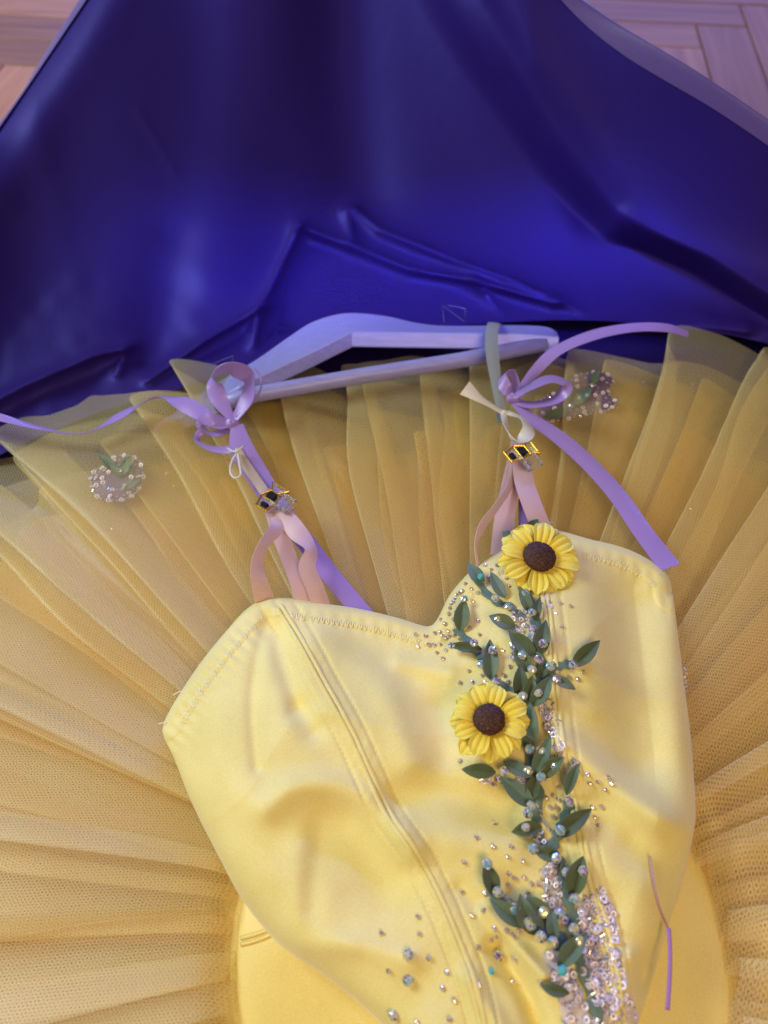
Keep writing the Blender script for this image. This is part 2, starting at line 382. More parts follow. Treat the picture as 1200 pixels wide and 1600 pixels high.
for _ in range(6): edge_band[1:-1] = (edge_band[:-2] + edge_band[1:-1] * 2 + edge_band[2:]) / 4
edge_band += np.array([0, -0.0010, 0.0022])
hm = satin('rim_sheen_lilac', (0.11, 0.065, 0.30), None, 0.46, 0.35, 700, 0.25, 0.15, 0.5)
o = part('rim_sheen_strip', edge_band.reshape(-1, 3), grid_faces(nu, edge_band.shape[1]), hm, bag); o['label'] = 'paler lilac strip painting the sheen on the flap edge'
part('lifted_flap', S.reshape(-1, 3), grid_faces(nu, S.shape[1]), M_bag, bag)
def tube_part(name, pts, r, m, root, n=6, **kw):
    pts = [Vector(p) for p in pts]; v = []; k = len(pts)
    for i, p in enumerate(pts):
        tg = (pts[min(i + 1, k - 1)] - pts[max(i - 1, 0)]).normalized()
        s_ = tg.cross(Vector((0, 0, 1))); s_ = s_.normalized() if s_.length > 1e-4 else Vector((1, 0, 0)); u_ = s_.cross(tg)
        for j in range(n):
            a = 2 * math.pi * j / n; v.append(p + (s_ * math.cos(a) + u_ * math.sin(a)) * r)
    f = [(i * n + j, i * n + (j + 1) % n, (i + 1) * n + (j + 1) % n, (i + 1) * n + j) for i in range(k - 1) for j in range(n)]
    f += [tuple(range(n))[::-1], tuple(range((k - 1) * n, k * n))]
    if root is None: return mesh_obj(name, v, f, m)
    return part(name, v, f, m, root, **kw)

# ------------------------------------------------------------------ tutu costume
tutu = empty('tutu_costume', TC)
tag(tutu, 'pale yellow ballet tutu with satin bodice, pleated net skirt, sunflowers and leaf vine', 'ballet costume')
def top_z(px, py):              # approximate height of the uppermost net at a photo point
    p = PV(px, py, 0.03); r = np.hypot(p[..., 0] - TC.x, p[..., 1] - TC.y)
    return 0.050 - 0.026 * np.clip((r - 0.13) / 0.36, 0, 1.1)
def Rout(th):
    d = (np.degrees(th) % 360)
    return np.interp(d, [0, 25, 50, 62, 75, 90, 100, 112, 125, 135, 150, 180, 270, 360], [.54, .555, .55, .522, .468, .445, .435, .465, .50, .495, .52, .54, .52, .54])
r0 = 0.132
N = [35, 33, 34, 37, 31]
for k in range(5):
    nth, nr = N[k] * 34, 46
    wv = np.linspace(0, 2 * np.pi, nth, endpoint=False)[:, None]; s_ = np.linspace(0, 1, nr)[None, :]
    ph = N[k] * wv
    for q, am in ((3, 1.2), (5, 1.0), (8, 1.0), (13, 0.95), (21, 0.6)):
        ph = ph + am * np.sin(q * wv + rng.uniform(0, 6.28))
    ph = ph + 0.5 * s_ * np.sin(2 * wv + k) + 2.2 * vnoise(np.cos(wv) * 5 + 20 + s_ * 0, s_ * 2.2 + k * 3 + np.sin(wv) * 5, 11 + k)
    a_amp = 2.35 - 0.5 * s_ + 1.1 * vnoise(np.cos(wv) * 7 + 40, np.sin(wv) * 7 + s_ * 1.5 + k, 21 + k)
    th = wv + a_amp / N[k] * np.sin(ph)
    Ro = Rout(th) * [0.74, 0.81, 0.88, 0.95, 1.0][k] * (1 + 0.012 * np.sin(ph * 0.5 + k) + 0.012 * np.sin(ph + 1) + 0.05 * vnoise(np.cos(wv) * 6 + 9, np.sin(wv) * 6 + k * 5, 31))
    r = r0 + 0.004 * np.sin(ph) + (Ro - r0) * s_
    bz = (0.0045 + 0.0075 * s_ ** 0.8) * (1 if k < 4 else 1.15)
    zc = 0.006 + 0.0085 * k + (0.004 * np.sin(np.pi * s_)) - (0.0055 * k) * s_ ** 1.2
    edge = np.clip(1 - s_ / 0.05, 0, 1)
    z = zc + bz * np.sin(ph) - 0.010 * edge ** 2 + 0.004 * vnoise(wv * 30, s_ * 7, 41 + k) * s_
    hl = P(270, 640, 0.02)
    z = z + 0.012 * (k >= 3) * np.exp(-((TC.x + r * np.cos(th) - hl.x) / 0.05) ** 2 - ((TC.y + r * np.sin(th) - hl.y) / 0.05) ** 2)
    z = np.maximum(z, 0.009 + k * 0.0006)
    X = TC.x + r * np.cos(th); Y = TC.y + r * np.sin(th)
    V = np.stack([X + 0 * z, Y + 0 * z, z], -1).reshape(-1, 3)
    ra = 0.35 + k * 0.55
    U = np.stack([(X * math.cos(ra) - Y * math.sin(ra) + 0.12 * wv), (X * math.sin(ra) + Y * math.cos(ra) + 0.5 * z)], -1).reshape(-1, 2)
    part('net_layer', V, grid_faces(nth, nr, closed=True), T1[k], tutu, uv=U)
# hip yoke
def yoke_z(q, a): return 0.026 + 0.012 * (1 - q ** 3) - 0.010 * max(0, q - 0.9) / 0.1 + 0.007 * float(vnoise(math.cos(a) * q * 3 + 9, math.sin(a) * q * 3 + 9, 2))
v = []; ny, my = 120, 40
for i in range(ny):
    a = 2 * math.pi * i / ny
    for j in range(my):
        q = j / (my - 1); r = q * (r0 + 0.012)
        z = yoke_z(q, a)
        v.append((TC.x + r * math.cos(a), TC.y + r * math.sin(a), z))
part('hip_yoke', v, grid_faces(ny, my, closed=True), M_yoke, tutu)

# ---- bodice
top_c = [(256, 1128), (272, 1098), (310, 1040), (350, 990), (385, 952), (412, 938), (445, 934), (500, 942), (560, 951), (620, 965), (655, 976), (672, 978), (684, 966), (704, 928), (735, 893), (775, 866), (820, 842), (862, 828), (920, 842), (975, 856), (1020, 878), (1044, 900), (1051, 926)]
left_c = [(256, 1128), (255, 1148), (272, 1185), (300, 1255), (340, 1335), (378, 1405), (425, 1465), (458, 1492), (520, 1535), (585, 1590), (640, 1650), (690, 1720)]
right_c = [(1051, 926), (1058, 980), (1068, 1060), (1078, 1140), (1084, 1210), (1087, 1275), (1078, 1330), (1062, 1395), (1046, 1440), (1030, 1495), (1010, 1560), (985, 1640), (960, 1720)]
nU, nV = 420, 420
def resamp(c, n, smooth=True):
    p = cat(c, 1200) if smooth else np.array(c, float)
    L = np.r_[0, np.cumsum(np.hypot(*np.diff(p, axis=0).T))]; q = np.linspace(0, L[-1], n)
    return np.stack([np.interp(q, L, p[:, 0]), np.interp(q, L, p[:, 1])], -1)
Tc = resamp(top_c, nU); Lc = resamp(left_c, nV); Rc = resamp(right_c, nV)
Bc = resamp([left_c[-1], (780, 1730), (870, 1730), right_c[-1]], nU)
u = np.linspace(0, 1, nU)[:, None, None]; vv = np.linspace(0, 1, nV)[None, :, None]
G = (1 - vv) * Tc[:, None] + vv * Bc[:, None] + (1 - u) * Lc[None] + u * Rc[None] - ((1 - u) * (1 - vv) * Tc[0] + u * (1 - vv) * Tc[-1] + (1 - u) * vv * Bc[0] + u * vv * Bc[-1])
seamL = cat([(428, 936), (468, 1000), (505, 1068), (545, 1140), (575, 1205), (605, 1270), (648, 1332), (683, 1398), (712, 1465), (738, 1535), (756, 1610), (765, 1700)], 60)
seamR = cat([(846, 905), (856, 960), (866, 1050), (872, 1130), (884, 1210), (904, 1290), (924, 1375), (945, 1450), (962, 1530), (975, 1640)], 60)
FOLDS = [  # polyline, width px, height m
    ([(416, 965), (398, 1055), (394, 1120), (402, 1200)], 11, -.0022),
    ([(428, 985), (448, 1048), (468, 1105)], 17, -.0055), ([(470, 1110), (490, 1140)], 22, -.0045),
    ([(360, 1020), (345, 1120), (370, 1230)], 45, .0035),
    ([(415, 1262), (455, 1232), (520, 1228), (590, 1268), (640, 1330)], 26, .0060),
    ([(500, 1285), (490, 1350), (482, 1420)], 20, -.0020), ([(475, 1330), (466, 1400), (455, 1475)], 26, .0026),
    ([(540, 1300), (600, 1370)], 55, -.0075),
    ([(470, 1480), (560, 1478), (640, 1500)], 22, .0030), ([(560, 1540), (640, 1560)], 45, -.0040),
    ([(560, 1010), (640, 1050), (690, 1130)], 50, -.0045), ([(500, 1000), (600, 1075), (640, 1190)], 26, .0035),
    ([(625, 1035), (700, 1052)], 16, .0030), ([(690, 1110), (700, 1180)], 30, -.0050),
    ([(620, 1250), (700, 1240), (800, 1265)], 30, -.0060), ([(640, 1300), (730, 1315), (800, 1330)], 32, .0040),
    ([(760, 1425), (810, 1480), (850, 1525)], 12, .0050), ([(775, 1480), (820, 1550), (840, 1600)], 15, -.0075), ([(735, 1530), (790, 1620)], 18, .0040),
    ([(720, 1390), (800, 1470)], 16, -.0030),
    ([(905, 890), (935, 1000), (930, 1100)], 38, .0035),
    ([(990, 950), (1000, 1060), (1015, 1180)], 62, -.0150),
    ([(880, 1160), (960, 1225), (1030, 1275), (1085, 1300)], 26, .0095),
    ([(940, 1340), (1000, 1390), (1030, 1450)], 40, .0040), ([(990, 1320), (1040, 1350)], 30, -.0030),
    ([(1035, 1480), (1005, 1520), (1020, 1565)], 12, -.0090), ([(985, 1500), (980, 1600)], 18, .0050), ([(1040, 1545), (1000, 1575)], 10, .0050)]
FOLDS = [(cat(p_, 5 * len(p_)), w_, a_) for p_, w_, a_ in FOLDS]
def body_z(px, py, fine=True):
    px = np.asarray(px, float); py = np.asarray(py, float)
    dn = dist_poly(px, py, cat(top_c, 90)); ds = np.minimum(dist_poly(px, py, cat(left_c, 50)), dist_poly(px, py, cat(right_c, 50)))
    rd = lambda d, Rr: np.sqrt(np.clip(1 - (1 - np.clip(d / Rr, 0, 1)) ** 2, 0, 1))
    z = 0.044 + 0.027 * rd(ds, 75) * (0.35 + 0.65 * np.clip(dn / 170, 0, 1)) + 0.008 * rd(dn, 12)
    z += 0.010 * np.exp(-((px - 470) / 130) ** 2 - ((py - 1120) / 130) ** 2) + 0.010 * np.exp(-((px - 850) / 130) ** 2 - ((py - 1000) / 140) ** 2)
    z += 0.0012 * (dist_poly(px, py, cat(top_c, 60)) < 30)*0
    dnh = np.clip((31 - dn) / 5, 0, 1); z += 0.0009 * dnh * dnh * (3 - 2 * dnh)
    inw = np.clip(ds / 60, 0, 1)
    for pts, wd, am in FOLDS: z = z + 1.1 * am * np.exp(-(dist_poly(px, py, pts) / wd) ** 2) * (0.25 + 0.75 * inw)
    z += 0.0022 * vnoise(px / 85, py / 85, 51) + 0.0008 * vnoise(px / 32, py / 38, 52)
    if fine:
        for s in (seamL, seamR):
            d = dist_poly(px, py, s)
            z += -0.0004 * np.exp(-(d / 3.4) ** 2) + 0.0007 * vnoise(px / 9, py / 13, 61) * np.exp(-(d / 26) ** 2) + 0.0006 * np.exp(-((d - 7) / 4.5) ** 2) - 0.0008 * np.exp(-((d - 24) / 3.0) ** 2) + 0.0006 * np.exp(-((d - 14) / 8) ** 2)
        # puckers along the left arm-side hem
        pk = np.exp(-((dn - 26) / 20) ** 2) * (px < 425) * np.clip((py - 960) / 30, 0, 1)
        z += 0.0007 * pk * np.sin((px * 0.62 - py * 0.78) / 3.0)
        pk = np.exp(-((dn - 24) / 14) ** 2) * (px >= 425)
        z += 0.0003 * pk * np.sin(px / 3.4)
    return z
Z = body_z(G[..., 0], G[..., 1]); V = PV(G[..., 0], G[..., 1], Z)
# turn the rim under so the cloth has a visible thickness and reaches the skirt
def drop(row, inn, n=5, tot=0.020):
    o_ = []
    for k in range(1, n + 1):
        q = k / n; o_.append(row + (inn - row) * 0.35 * math.sin(q * 1.5) + np.array([0, 0, -tot * q]))
    return o_
bod = part('bodice', V.reshape(-1, 3), grid_faces(nU, nV, flip=True), M_bodice, tutu)
rimv = np.concatenate([V[::-1, 0][::-1][::-1], V[0, 1:], V[0:0, 0]], 0)
bd = np.concatenate([V[0, ::-1], V[1:, 0], V[-1, 1:]], 0)      # left side up, neckline, right side down
ctr = np.array([0.03, 0.17, 0.03])
isneck = np.zeros(len(bd)); isneck[nV:nV + nU - 1] = 1
dn_ = []
for k in range(7):
    q = k / 6; tot = 0.030
    inward = (ctr - bd); inward[:, 2] = 0; inward /= np.linalg.norm(inward, axis=1)[:, None]
    w_ = np.where(isneck[:, None] > 0, 0.003 * math.sin(q * 3.14) * 0 + 0.004 * q, 0.02 * q ** 2)
    dz = np.where(isneck[:, None] > 0, 0.022 * q, 0.026 * q)
    dn_.append(bd + inward * w_ - np.array([0, 0, 1]) * dz)
part('folded_edge', np.stack(dn_, 1).reshape(-1, 3), grid_faces(len(bd), 7), M_bodice, tutu)

gx = np.arange(230, 1110, 4.0); gy = np.arange(790, 1740, 4.0)
HM = body_z(*np.meshgrid(gx, gy), False)
def body_h(px, py):
    a = np.clip((np.asarray(px, float) - 230) / 4, 0, len(gx) - 1.001); b = np.clip((np.asarray(py, float) - 790) / 4, 0, len(gy) - 1.001)
    i, j = b.astype(int), a.astype(int); u, v = b - i, a - j
    return HM[i, j] * (1 - u) * (1 - v) + HM[i + 1, j] * u * (1 - v) + HM[i, j + 1] * (1 - u) * v + HM[i + 1, j + 1] * u * v
def onb(px, py, up=0.0):
    return P(px, py, float(body_h(px, py)) + up)
# stitches: one joined mesh of little thread capsules
sv, sf = [], []
def stitch(a, b, r=0.00028):
    a, b = Vector(a), Vector(b); t_ = (b - a).normalized(); s_ = t_.cross(Vector((0, 0, 1))).normalized(); m_ = (a + b) / 2 + Vector((0, 0, r * 1.2))
    i = len(sv)
    sv.extend([a, a * .8 + b * .2 + s_ * r + Vector((0, 0, r)), a * .8 + b * .2 - s_ * r + Vector((0, 0, r)), m_ + Vector((0, 0, r)),
               a * .2 + b * .8 + s_ * r + Vector((0, 0, r)), a * .2 + b * .8 - s_ * r + Vector((0, 0, r)), b])
    for f in [(0, 1, 3), (0, 3, 2), (1, 4, 3), (2, 3, 5), (3, 4, 6), (3, 6, 5)]: sf.append(tuple(i + q for q in f))
def offset_line(c, off):
    d = np.gradient(c, axis=0); d /= np.hypot(d[:, 0], d[:, 1])[:, None]
    return c + np.stack([-d[:, 1], d[:, 0]], -1) * off
sts = []
for c in (seamL, seamR):
    for off in (-24, 24):
        q = resamp(offset_line(c, off), 190, False)
        for i in range(3, 186, 2): sts.append((q[i], q[i + 1], 0.00022))
neck = resamp(top_c, 900)
nd = np.gradient(neck, axis=0); nd /= np.hypot(nd[:, 0], nd[:, 1])[:, None]
inn = np.stack([-nd[:, 1], nd[:, 0]], -1)
for i in range(10, 880, 7):      # zigzag on the hem
    if 395 < neck[i][0] < 440 or 790 < neck[i][0] < 870: continue
    a0 = neck[i] + inn[i] * 20; b0 = neck[i + 3] + inn[i + 3] * 33; c0_ = neck[min(i + 7, 899)] + inn[min(i + 7, 899)] * 20
    sts.append((a0, b0, 0.00036)); sts.append((b0, c0_, 0.00036))
P1 = np.array([s[0] for s in sts]); P2 = np.array([s[1] for s in sts])
Z1 = body_z(P1[:, 0], P1[:, 1]); Z2 = body_z(P2[:, 0], P2[:, 1])
W1 = PV(P1[:, 0], P1[:, 1], Z1); W2 = PV(P2[:, 0], P2[:, 1], Z2)
for a, b, s in zip(W1, W2, sts): stitch(a, b, s[2])
for c in (seamL, seamR):
    for off in (-4.0, 4.0):
        q = resamp(offset_line(c, off), 120, False); zz = body_z(q[:, 0], q[:, 1]) + 0.0002; w3 = PV(q[:, 0], q[:, 1], zz)
        tube_part('piping', list(w3[2:-1]), 0.00150, M_bodice, tutu, 8)
tag(part('topstitching', sv, sf, M_thread, tutu, smooth=False), kind='stuff')
# loose thread ends at the arm-side corner
for pts in ([(248, 1131), (262, 1128), (272, 1118)], [(262, 1140), (270, 1128), (276, 1116)], [(270, 1086), (282, 1080), (292, 1083)]):
    tube_part('thread_end', [P(x, y, 0.056) for x, y in pts], 0.0004, M_thread, tutu, 5)
# seam of the yoke at the left
for dy_ in (0, 10):
    pl = []
    for x, y in cat([(376, 1466), (400, 1460), (425, 1450), (460, 1434)], 14):
        p = P(x, y + dy_, 0.034); q = math.hypot(p.x - TC.x, p.y - TC.y) / (r0 + .012); z = yoke_z(q, math.atan2(p.y - TC.y, p.x - TC.x)); pl.append(P(x, y + dy_, z + .0004))
    tube_part('yoke_seam', pl, 0.0010, M_yoke, tutu, 6)

# ---- leaves and vine
def lp(px, py): return px, py
def z5(x, y): return 640 + x / 3.3333, 800 + y / 3.3333
def z6(x, y): return 640 + x / 3.3333, 1100 + y / 3.3333
def z7(x, y): return 640 + x / 4.0, 1300 + y / 4.0
def z8(x, y): return 300 + x / 2.4, 1200 + y / 2.4
vine = part('vine_stem', [(0, 0, 0)] * 3, [(0, 1, 2)], M_leaf, tutu); bpy.data.objects.remove(vine)
vsv, vsf, vuv = [], [], []
for ln in [[(790, 830), (822, 920), (835, 960), (840, 1010), (850, 1050), (835, 1085), (826, 1120), (828, 1190), (842, 1240), (838, 1290), (852, 1322), (876, 1352), (886, 1400), (898, 1440), (906, 1500), (930, 1575), (944, 1640)],
           [(745, 905), (768, 935), (800, 950), (818, 968)], [(712, 982), (735, 1005), (752, 1028), (757, 1042), (790, 1075), (820, 1078)],
           [(840, 1062), (868, 1042), (896, 1038)], [(890, 1252), (880, 1285), (870, 1308), (860, 1335)], [(776, 1388), (772, 1398), (800, 1430), (832, 1446), (870, 1474), (905, 1500)],
           [(826, 1200), (845, 1212), (860, 1200)], [(905, 1500), (880, 1470), (850, 1440)]]:
    c = cat(ln, 12 * len(ln)); zz = body_h(c[:, 0], c[:, 1]) + 0.0016
    c3 = PV(c[:, 0], c[:, 1], zz)
    i0 = len(vsv)
    for i, p in enumerate(c3):
        tg_ = c3[min(i + 1, len(c3) - 1)] - c3[max(i - 1, 0)]; tg_ /= np.linalg.norm(tg_); s_ = np.array([tg_[1], -tg_[0], 0])
        wd = 0.0026 + 0.0006 * math.sin(i * .7)
        for o_, h in ((-1, 0), (-.5, .0006), (0, .0002), (.5, .0006), (1, 0)):
            vsv.append(p + s_ * wd * o_ + np.array([0, 0, h + 0.0005 * math.sin(i * .5)])); vuv.append((i * .1, o_ / 2 + .5))
    for i in range(len(c3) - 1):
        for j in range(4): a = i0 + i * 5 + j; vsf.append((a, a + 1, a + 6, a + 5))
vine = part('vine_stem', vsv, vsf, M_leaf, tutu, uv=vuv)
LEAVES = [(z5, 385, 375, 300, 265, 78), (z5, 500, 445, 422, 310, 72), (z5, 262, 620, 285, 450, 80), (z5, 378, 715, 205, 690, 62), (z5, 425, 872, 418, 662, 88),
    (z5, 632, 525, 570, 385, 68), (z5, 550, 600, 413, 540, 78), (z5, 690, 742, 710, 560, 80), (z5, 655, 742, 515, 615, 85), (z5, 622, 835, 548, 695, 85),
    (z5, 565, 965, 575, 795, 80), (z5, 628, 1012, 738, 850, 98), (z5, 850, 802, 992, 668, 88), (z5, 738, 858, 865, 925, 62), (z5, 602, 112, 672, 38, 72),
    (z5, 612, 980, 640, 850, 80), (z5, 590, 970, 660, 1200, 110), (z5, 655, 570, 680, 440, 55), (z5, 660, 860, 720, 790, 60),
    (z6, 450, 355, 270, 340, 78), (z6, 640, 382, 735, 160, 78), (z6, 680, 388, 802, 275, 85), (z6, 818, 475, 885, 305, 58), (z6, 645, 535, 472, 378, 100),
    (z6, 768, 692, 950, 545, 100), (z6, 690, 640, 530, 668, 84), (z6, 790, 802, 638, 745, 88), (z6, 846, 1010, 905, 790, 125), (z6, 450, 1005, 390, 820, 88),
    (z6, 640, 1160, 415, 1012, 115), (z6, 630, 500, 660, 360, 80), (z6, 490, 300, 640, 380, 80), (z6, 830, 930, 800, 800, 50),
    (z7, 775, 645, 690, 385, 135), (z7, 900, 600, 735, 388, 135), (z7, 930, 852, 1112, 628, 140), (z7, 1000, 1010, 815, 955, 85), (z7, 910, 690, 880, 480, 75)]
rl = random.Random(3)
for fn, bx_, by_, tx, ty, wd in LEAVES:
    sc = 4.0 if fn is z7 else 3.3333
    b_ = np.array(fn(bx_, by_)); t_ = np.array(fn(tx, ty)); W = wd / sc / 2 * rl.uniform(0.80, 0.96)
    d = t_ - b_; L = np.hypot(*d); d /= L; n_ = np.array([-d[1], d[0]])
    lift = rl.uniform(0.002, 0.006); cup = rl.uniform(0.05, 0.20); bend = rl.uniform(-.05, .05) * L; v, uvl = [], []
    nl, ml = 15, 9
    zb = float(body_h(b_[0], b_[1])); zt = float(body_h(t_[0], t_[1]))
    mid_z = float(body_h(*(b_ * .5 + t_ * .5))); tw = rl.uniform(-.25, .25)
    for i in range(nl):
        s = i / (nl - 1); wdt = W * 1.02 * (math.sin(math.pi * s ** 0.85) ** 0.80) + 0.6 * (1 - s)
        if i == nl - 1: wdt = 0.15
        z0 = max((zb * (1 - s) + zt * s), mid_z - 0.001) + 0.002 + lift * math.sin(s * 2.2)
        for j in range(ml):
            q = j / (ml - 1) * 2 - 1
            p = b_ + d * L * s + n_ * (wdt * q + bend * math.sin(math.pi * s))
            z = z0 + wdt * 0.0004 * ((0.55 + 2 * cup) * abs(q) - 0.9 * cup * q * q + tw * q) + 0.0002 * math.sin(s * 9 + q * 2)
            v.append(P(p[0], p[1], z)); uvl.append((s, q / 2 + .5))
    lo = part('leaf', v, grid_faces(nl, ml), M_leaf, tutu, uv=uvl)
    lo.modifiers.new('thickness', 'SOLIDIFY').thickness = 0.0003
    lo.modifiers.new('crease', 'EDGE_SPLIT').split_angle = R(50)
    lo.parent = vine

# ---- sunflowers
def sunflower(px, py, rad, dr, seed, tiltx):
    rr = random.Random(seed); c = onb(px, py, 0.010)
    k = 0.5 * (P(px + 1, py, c.z) - P(px, py, c.z)).length + 0.5 * (P(px, py + 1, c.z) - P(px, py, c.z)).length
    rad *= k; dr *= k
    root = bpy.data.objects.new('sunflower', None); C.objects.link(root); root.parent = tutu; root.location = c - tutu.location
    root.rotation_euler = tiltx; root.empty_display_size = 0.01
    for lay, (n, Lr, zz, up) in enumerate(((8, 1.0, -0.0008, 0.0025), (8, 0.95, 0.0004, 0.0045))):
        for i in range(n):
            a = 2 * math.pi * (i + 0.5 * lay) / n + rr.uniform(-.07, .07); Lp = rad * Lr * rr.uniform(.92, 1.04); wp = rad * rr.uniform(.20, .225)
            cv = rr.uniform(.5, 1.3); v, uvl = [], []; ni, nj = 12, 13
            for p_ in range(ni):
                s = p_ / (ni - 1)
                for q_ in range(nj):
                    q = q_ / (nj - 1) * 2 - 1
                    wl = wp * (0.42 + 0.68 * math.sin(min(s, .72) / .72 * 1.57)) * (math.sqrt(max(0, 1 - ((s - .72) / .295) ** 2)) if s > .72 else 1)
                    x = dr * 0.55 + (Lp - dr * .55) * s * (1 - 0.05 * abs(q)) - (0.0011 * (1 - abs(q) / .3) if (s > .85 and abs(q) < .3) else 0)
                    y = wl * q
                    z = zz + up * math.sin(s * 1.8) * cv - 0.0030 * cv * s ** 3 + 0.0011 * abs(math.sin(q * 1.5 * math.pi)) * math.sin(s * 2.6) + 0.0010 * (abs(q) - .5) * s + 0.0007 * math.sin(i * 2.3 + q * 2) * s
                    v.append((x * math.cos(a) - y * math.sin(a), x * math.sin(a) + y * math.cos(a), z)); uvl.append((s, q / 2 + .5))
            o = mesh_obj('petal', v, grid_faces(ni, nj), M_petal, root, uv=uvl)
            o.modifiers.new('thickness', 'SOLIDIFY').thickness = 0.00035
            o.modifiers.new('crease', 'EDGE_SPLIT').split_angle = R(50)
    v = []; nn, mm = 48, 16
    for i in range(nn):
        a = 2 * math.pi * i / nn
        for j in range(mm):
            q = j / (mm - 1); r = dr * math.sin(q * 1.75) / math.sin(1.57); h = 0.0045 + 0.0050 * math.cos(q * 1.75)
            jit = rr.uniform(-.0004, .0004) if j else 0
            v.append(((r + jit) * math.cos(a), (r + jit) * math.sin(a), h + jit))
    mesh_obj('flower_centre', v, grid_faces(nn, mm, flip=True, closed=True), M_disc, root)
    return root
f1 = sunflower(840, 875, 63, 23.5, 5, (R(4), R(6), 0.2)); f1['label'] = 'upper sunflower at the neckline'
f2 = sunflower(764, 1128, 66, 24, 9, (R(3), R(-4), 0.0)); f2['label'] = 'lower sunflower on the front panel'

# ---- stones, sequins, beads
def stone_mesh(name, m, n=8):
    v = [(0, 0, .62)]
    for r, z, o_ in ((.48, .60, 0), (.9, .25, .5), (1, 0, 0)):
        v += [(r * math.cos(2 * math.pi * (i + o_) / n), r * math.sin(2 * math.pi * (i + o_) / n), z) for i in range(n)]
    f = [(0, 1 + i, 1 + (i + 1) % n) for i in range(n)]
    f += [(1 + i, n + 1 + i, 1 + (i + 1) % n) for i in range(n)] + [(n + 1 + i, n + 1 + (i + 1) % n, 1 + (i + 1) % n) for i in range(n)]
    f += [(n + 1 + i, 2 * n + 1 + (i + 1) % n, n + 1 + (i + 1) % n) for i in range(n)] + [(n + 1 + i, 2 * n + 1 + i, 2 * n + 1 + (i + 1) % n) for i in range(n)]
    me = bpy.data.meshes.new(name); me.from_pydata(v, [], f); me.materials.append(m); return me
me_big, me_teal, me_small = stone_mesh('crystal', M_stone), stone_mesh('crystal', M_teal), stone_mesh('rhinestone', M_small, 6)
def put(name, me, p, r, tilt=0.25, parent=tutu):
    o = bpy.data.objects.new(name, me); C.objects.link(o); o.parent = parent
    o.location = p - tutu.location; o.scale = (r, r, r); o.rotation_euler = (random.uniform(-tilt, tilt), random.uniform(-tilt, tilt), random.uniform(0, 6.28)); return o
BIG = [(z5, 285, 452), (z5, 447, 447), (z5, 513, 494), (z5, 605, 422), (z5, 458, 557), (z5, 638, 522), (z5, 642, 610), (z5, 638, 645), (z5, 695, 685), (z5, 222, 697), (z5, 336, 682), (z5, 433, 720),
       (z5, 373, 795), (z5, 587, 745), (z5, 672, 768), (z5, 733, 803), (z5, 850, 795), (z5, 767, 873), (z5, 455, 880), (z5, 668, 940), (z5, 590, 957), (z5, 638, 820), (z5, 625, 95),
       (z6, 685, 240), (z6, 625, 235), (z6, 760, 322), (z6, 685, 380), (z6, 617, 345), (z6, 495, 350), (z6, 635, 530), (z6, 615, 570), (z6, 605, 640), (z6, 833, 508), (z6, 785, 658), (z6, 645, 755), (z6, 765, 803),
       (z6, 820, 880), (z6, 905, 870), (z6, 860, 1015), (z6, 405, 833), (z6, 460, 980), (z6, 550, 1068), (z6, 700, 1085), (z6, 780, 1095), (z6, 630, 1150), (z6, 855, 1172),
       (z7, 550, 775), (z7, 1060, 675), (z7, 745, 570), (z7, 820, 655), (z7, 895, 690), (z8, 812, 798), (z8, 757, 925), (z7, -10, 770)]
for fn, x, y in BIG:
    px, py = fn(x, y); onleaf = 0.0075
    put('crystal', me_big, onb(px, py, 0.0076 if not (fn is z8 or (fn is z7 and x in (550, -10))) else 0.001), 0.0028)
for fn, x, y, h in [(z5, 370, 335, .0075), (z7, 955, 865, .0075), (z7, 512, 870, .001)]:
    put('crystal', me_teal, onb(*fn(x, y), h), 0.0024 if h > .002 else .0016)
SMALL = [(z5, p) for p in [(395, 280), (455, 278), (425, 300), (410, 342), (293, 375), (322, 400), (358, 422), (275, 410), (263, 420), (330, 465), (245, 432), (235, 450), (228, 468), (210, 500), (215, 480), (205, 530), (240, 522), (163, 560), (185, 582), (228, 560), (358, 568), (316, 602), (200, 620), (160, 625), (133, 630), (170, 645), (185, 655), (205, 648), (233, 643), (262, 662), (365, 638), (32, 637), (85, 647), (43, 700), (100, 690), (128, 693), (160, 690), (143, 733), (190, 720), (175, 765), (308, 828), (378, 853), (263, 890), (327, 885), (392, 888), (485, 720), (523, 805), (495, 853), (782, 472), (840, 490), (717, 510), (763, 527), (790, 595), (748, 770), (832, 863), (878, 873), (905, 833), (505, 345), (520, 385), (515, 885)]]
SMALL += [(z6, p) for p in [(263, 297), (930, 368), (940, 412), (985, 407), (1035, 382), (1052, 418), (1022, 448), (778, 433), (748, 475), (715, 490), (780, 500), (735, 540), (768, 542), (748, 588), (953, 538), (1000, 537), (965, 590), (982, 632), (645, 635), (440, 620), (350, 697), (435, 743), (530, 743), (513, 797), (283, 823), (588, 817), (518, 885), (548, 908), (595, 902), (517, 947), (635, 937), (672, 937), (390, 987), (609, 982), (608, 1010), (650, 1022), (272, 978), (385, 1076), (325, 1103), (447, 1172), (733, 840)]]
SMALL += [(z7, p) for p in [(640, 563), (607, 618), (685, 622), (650, 650), (540, 652), (510, 676), (432, 723), (657, 790), (120, 788), (233, 880), (432, 962), (207, 978), (52, 528), (645, 935), (820, 940)]]
SMALL += [(z8, p) for p in [(710, 620), (853, 622), (738, 762), (985, 873), (965, 943), (843, 955)]]
for fn, p in SMALL: put('rhinestone', me_small, onb(*fn(*p), 0.0006), random.uniform(.00125, .00155), 0.35)
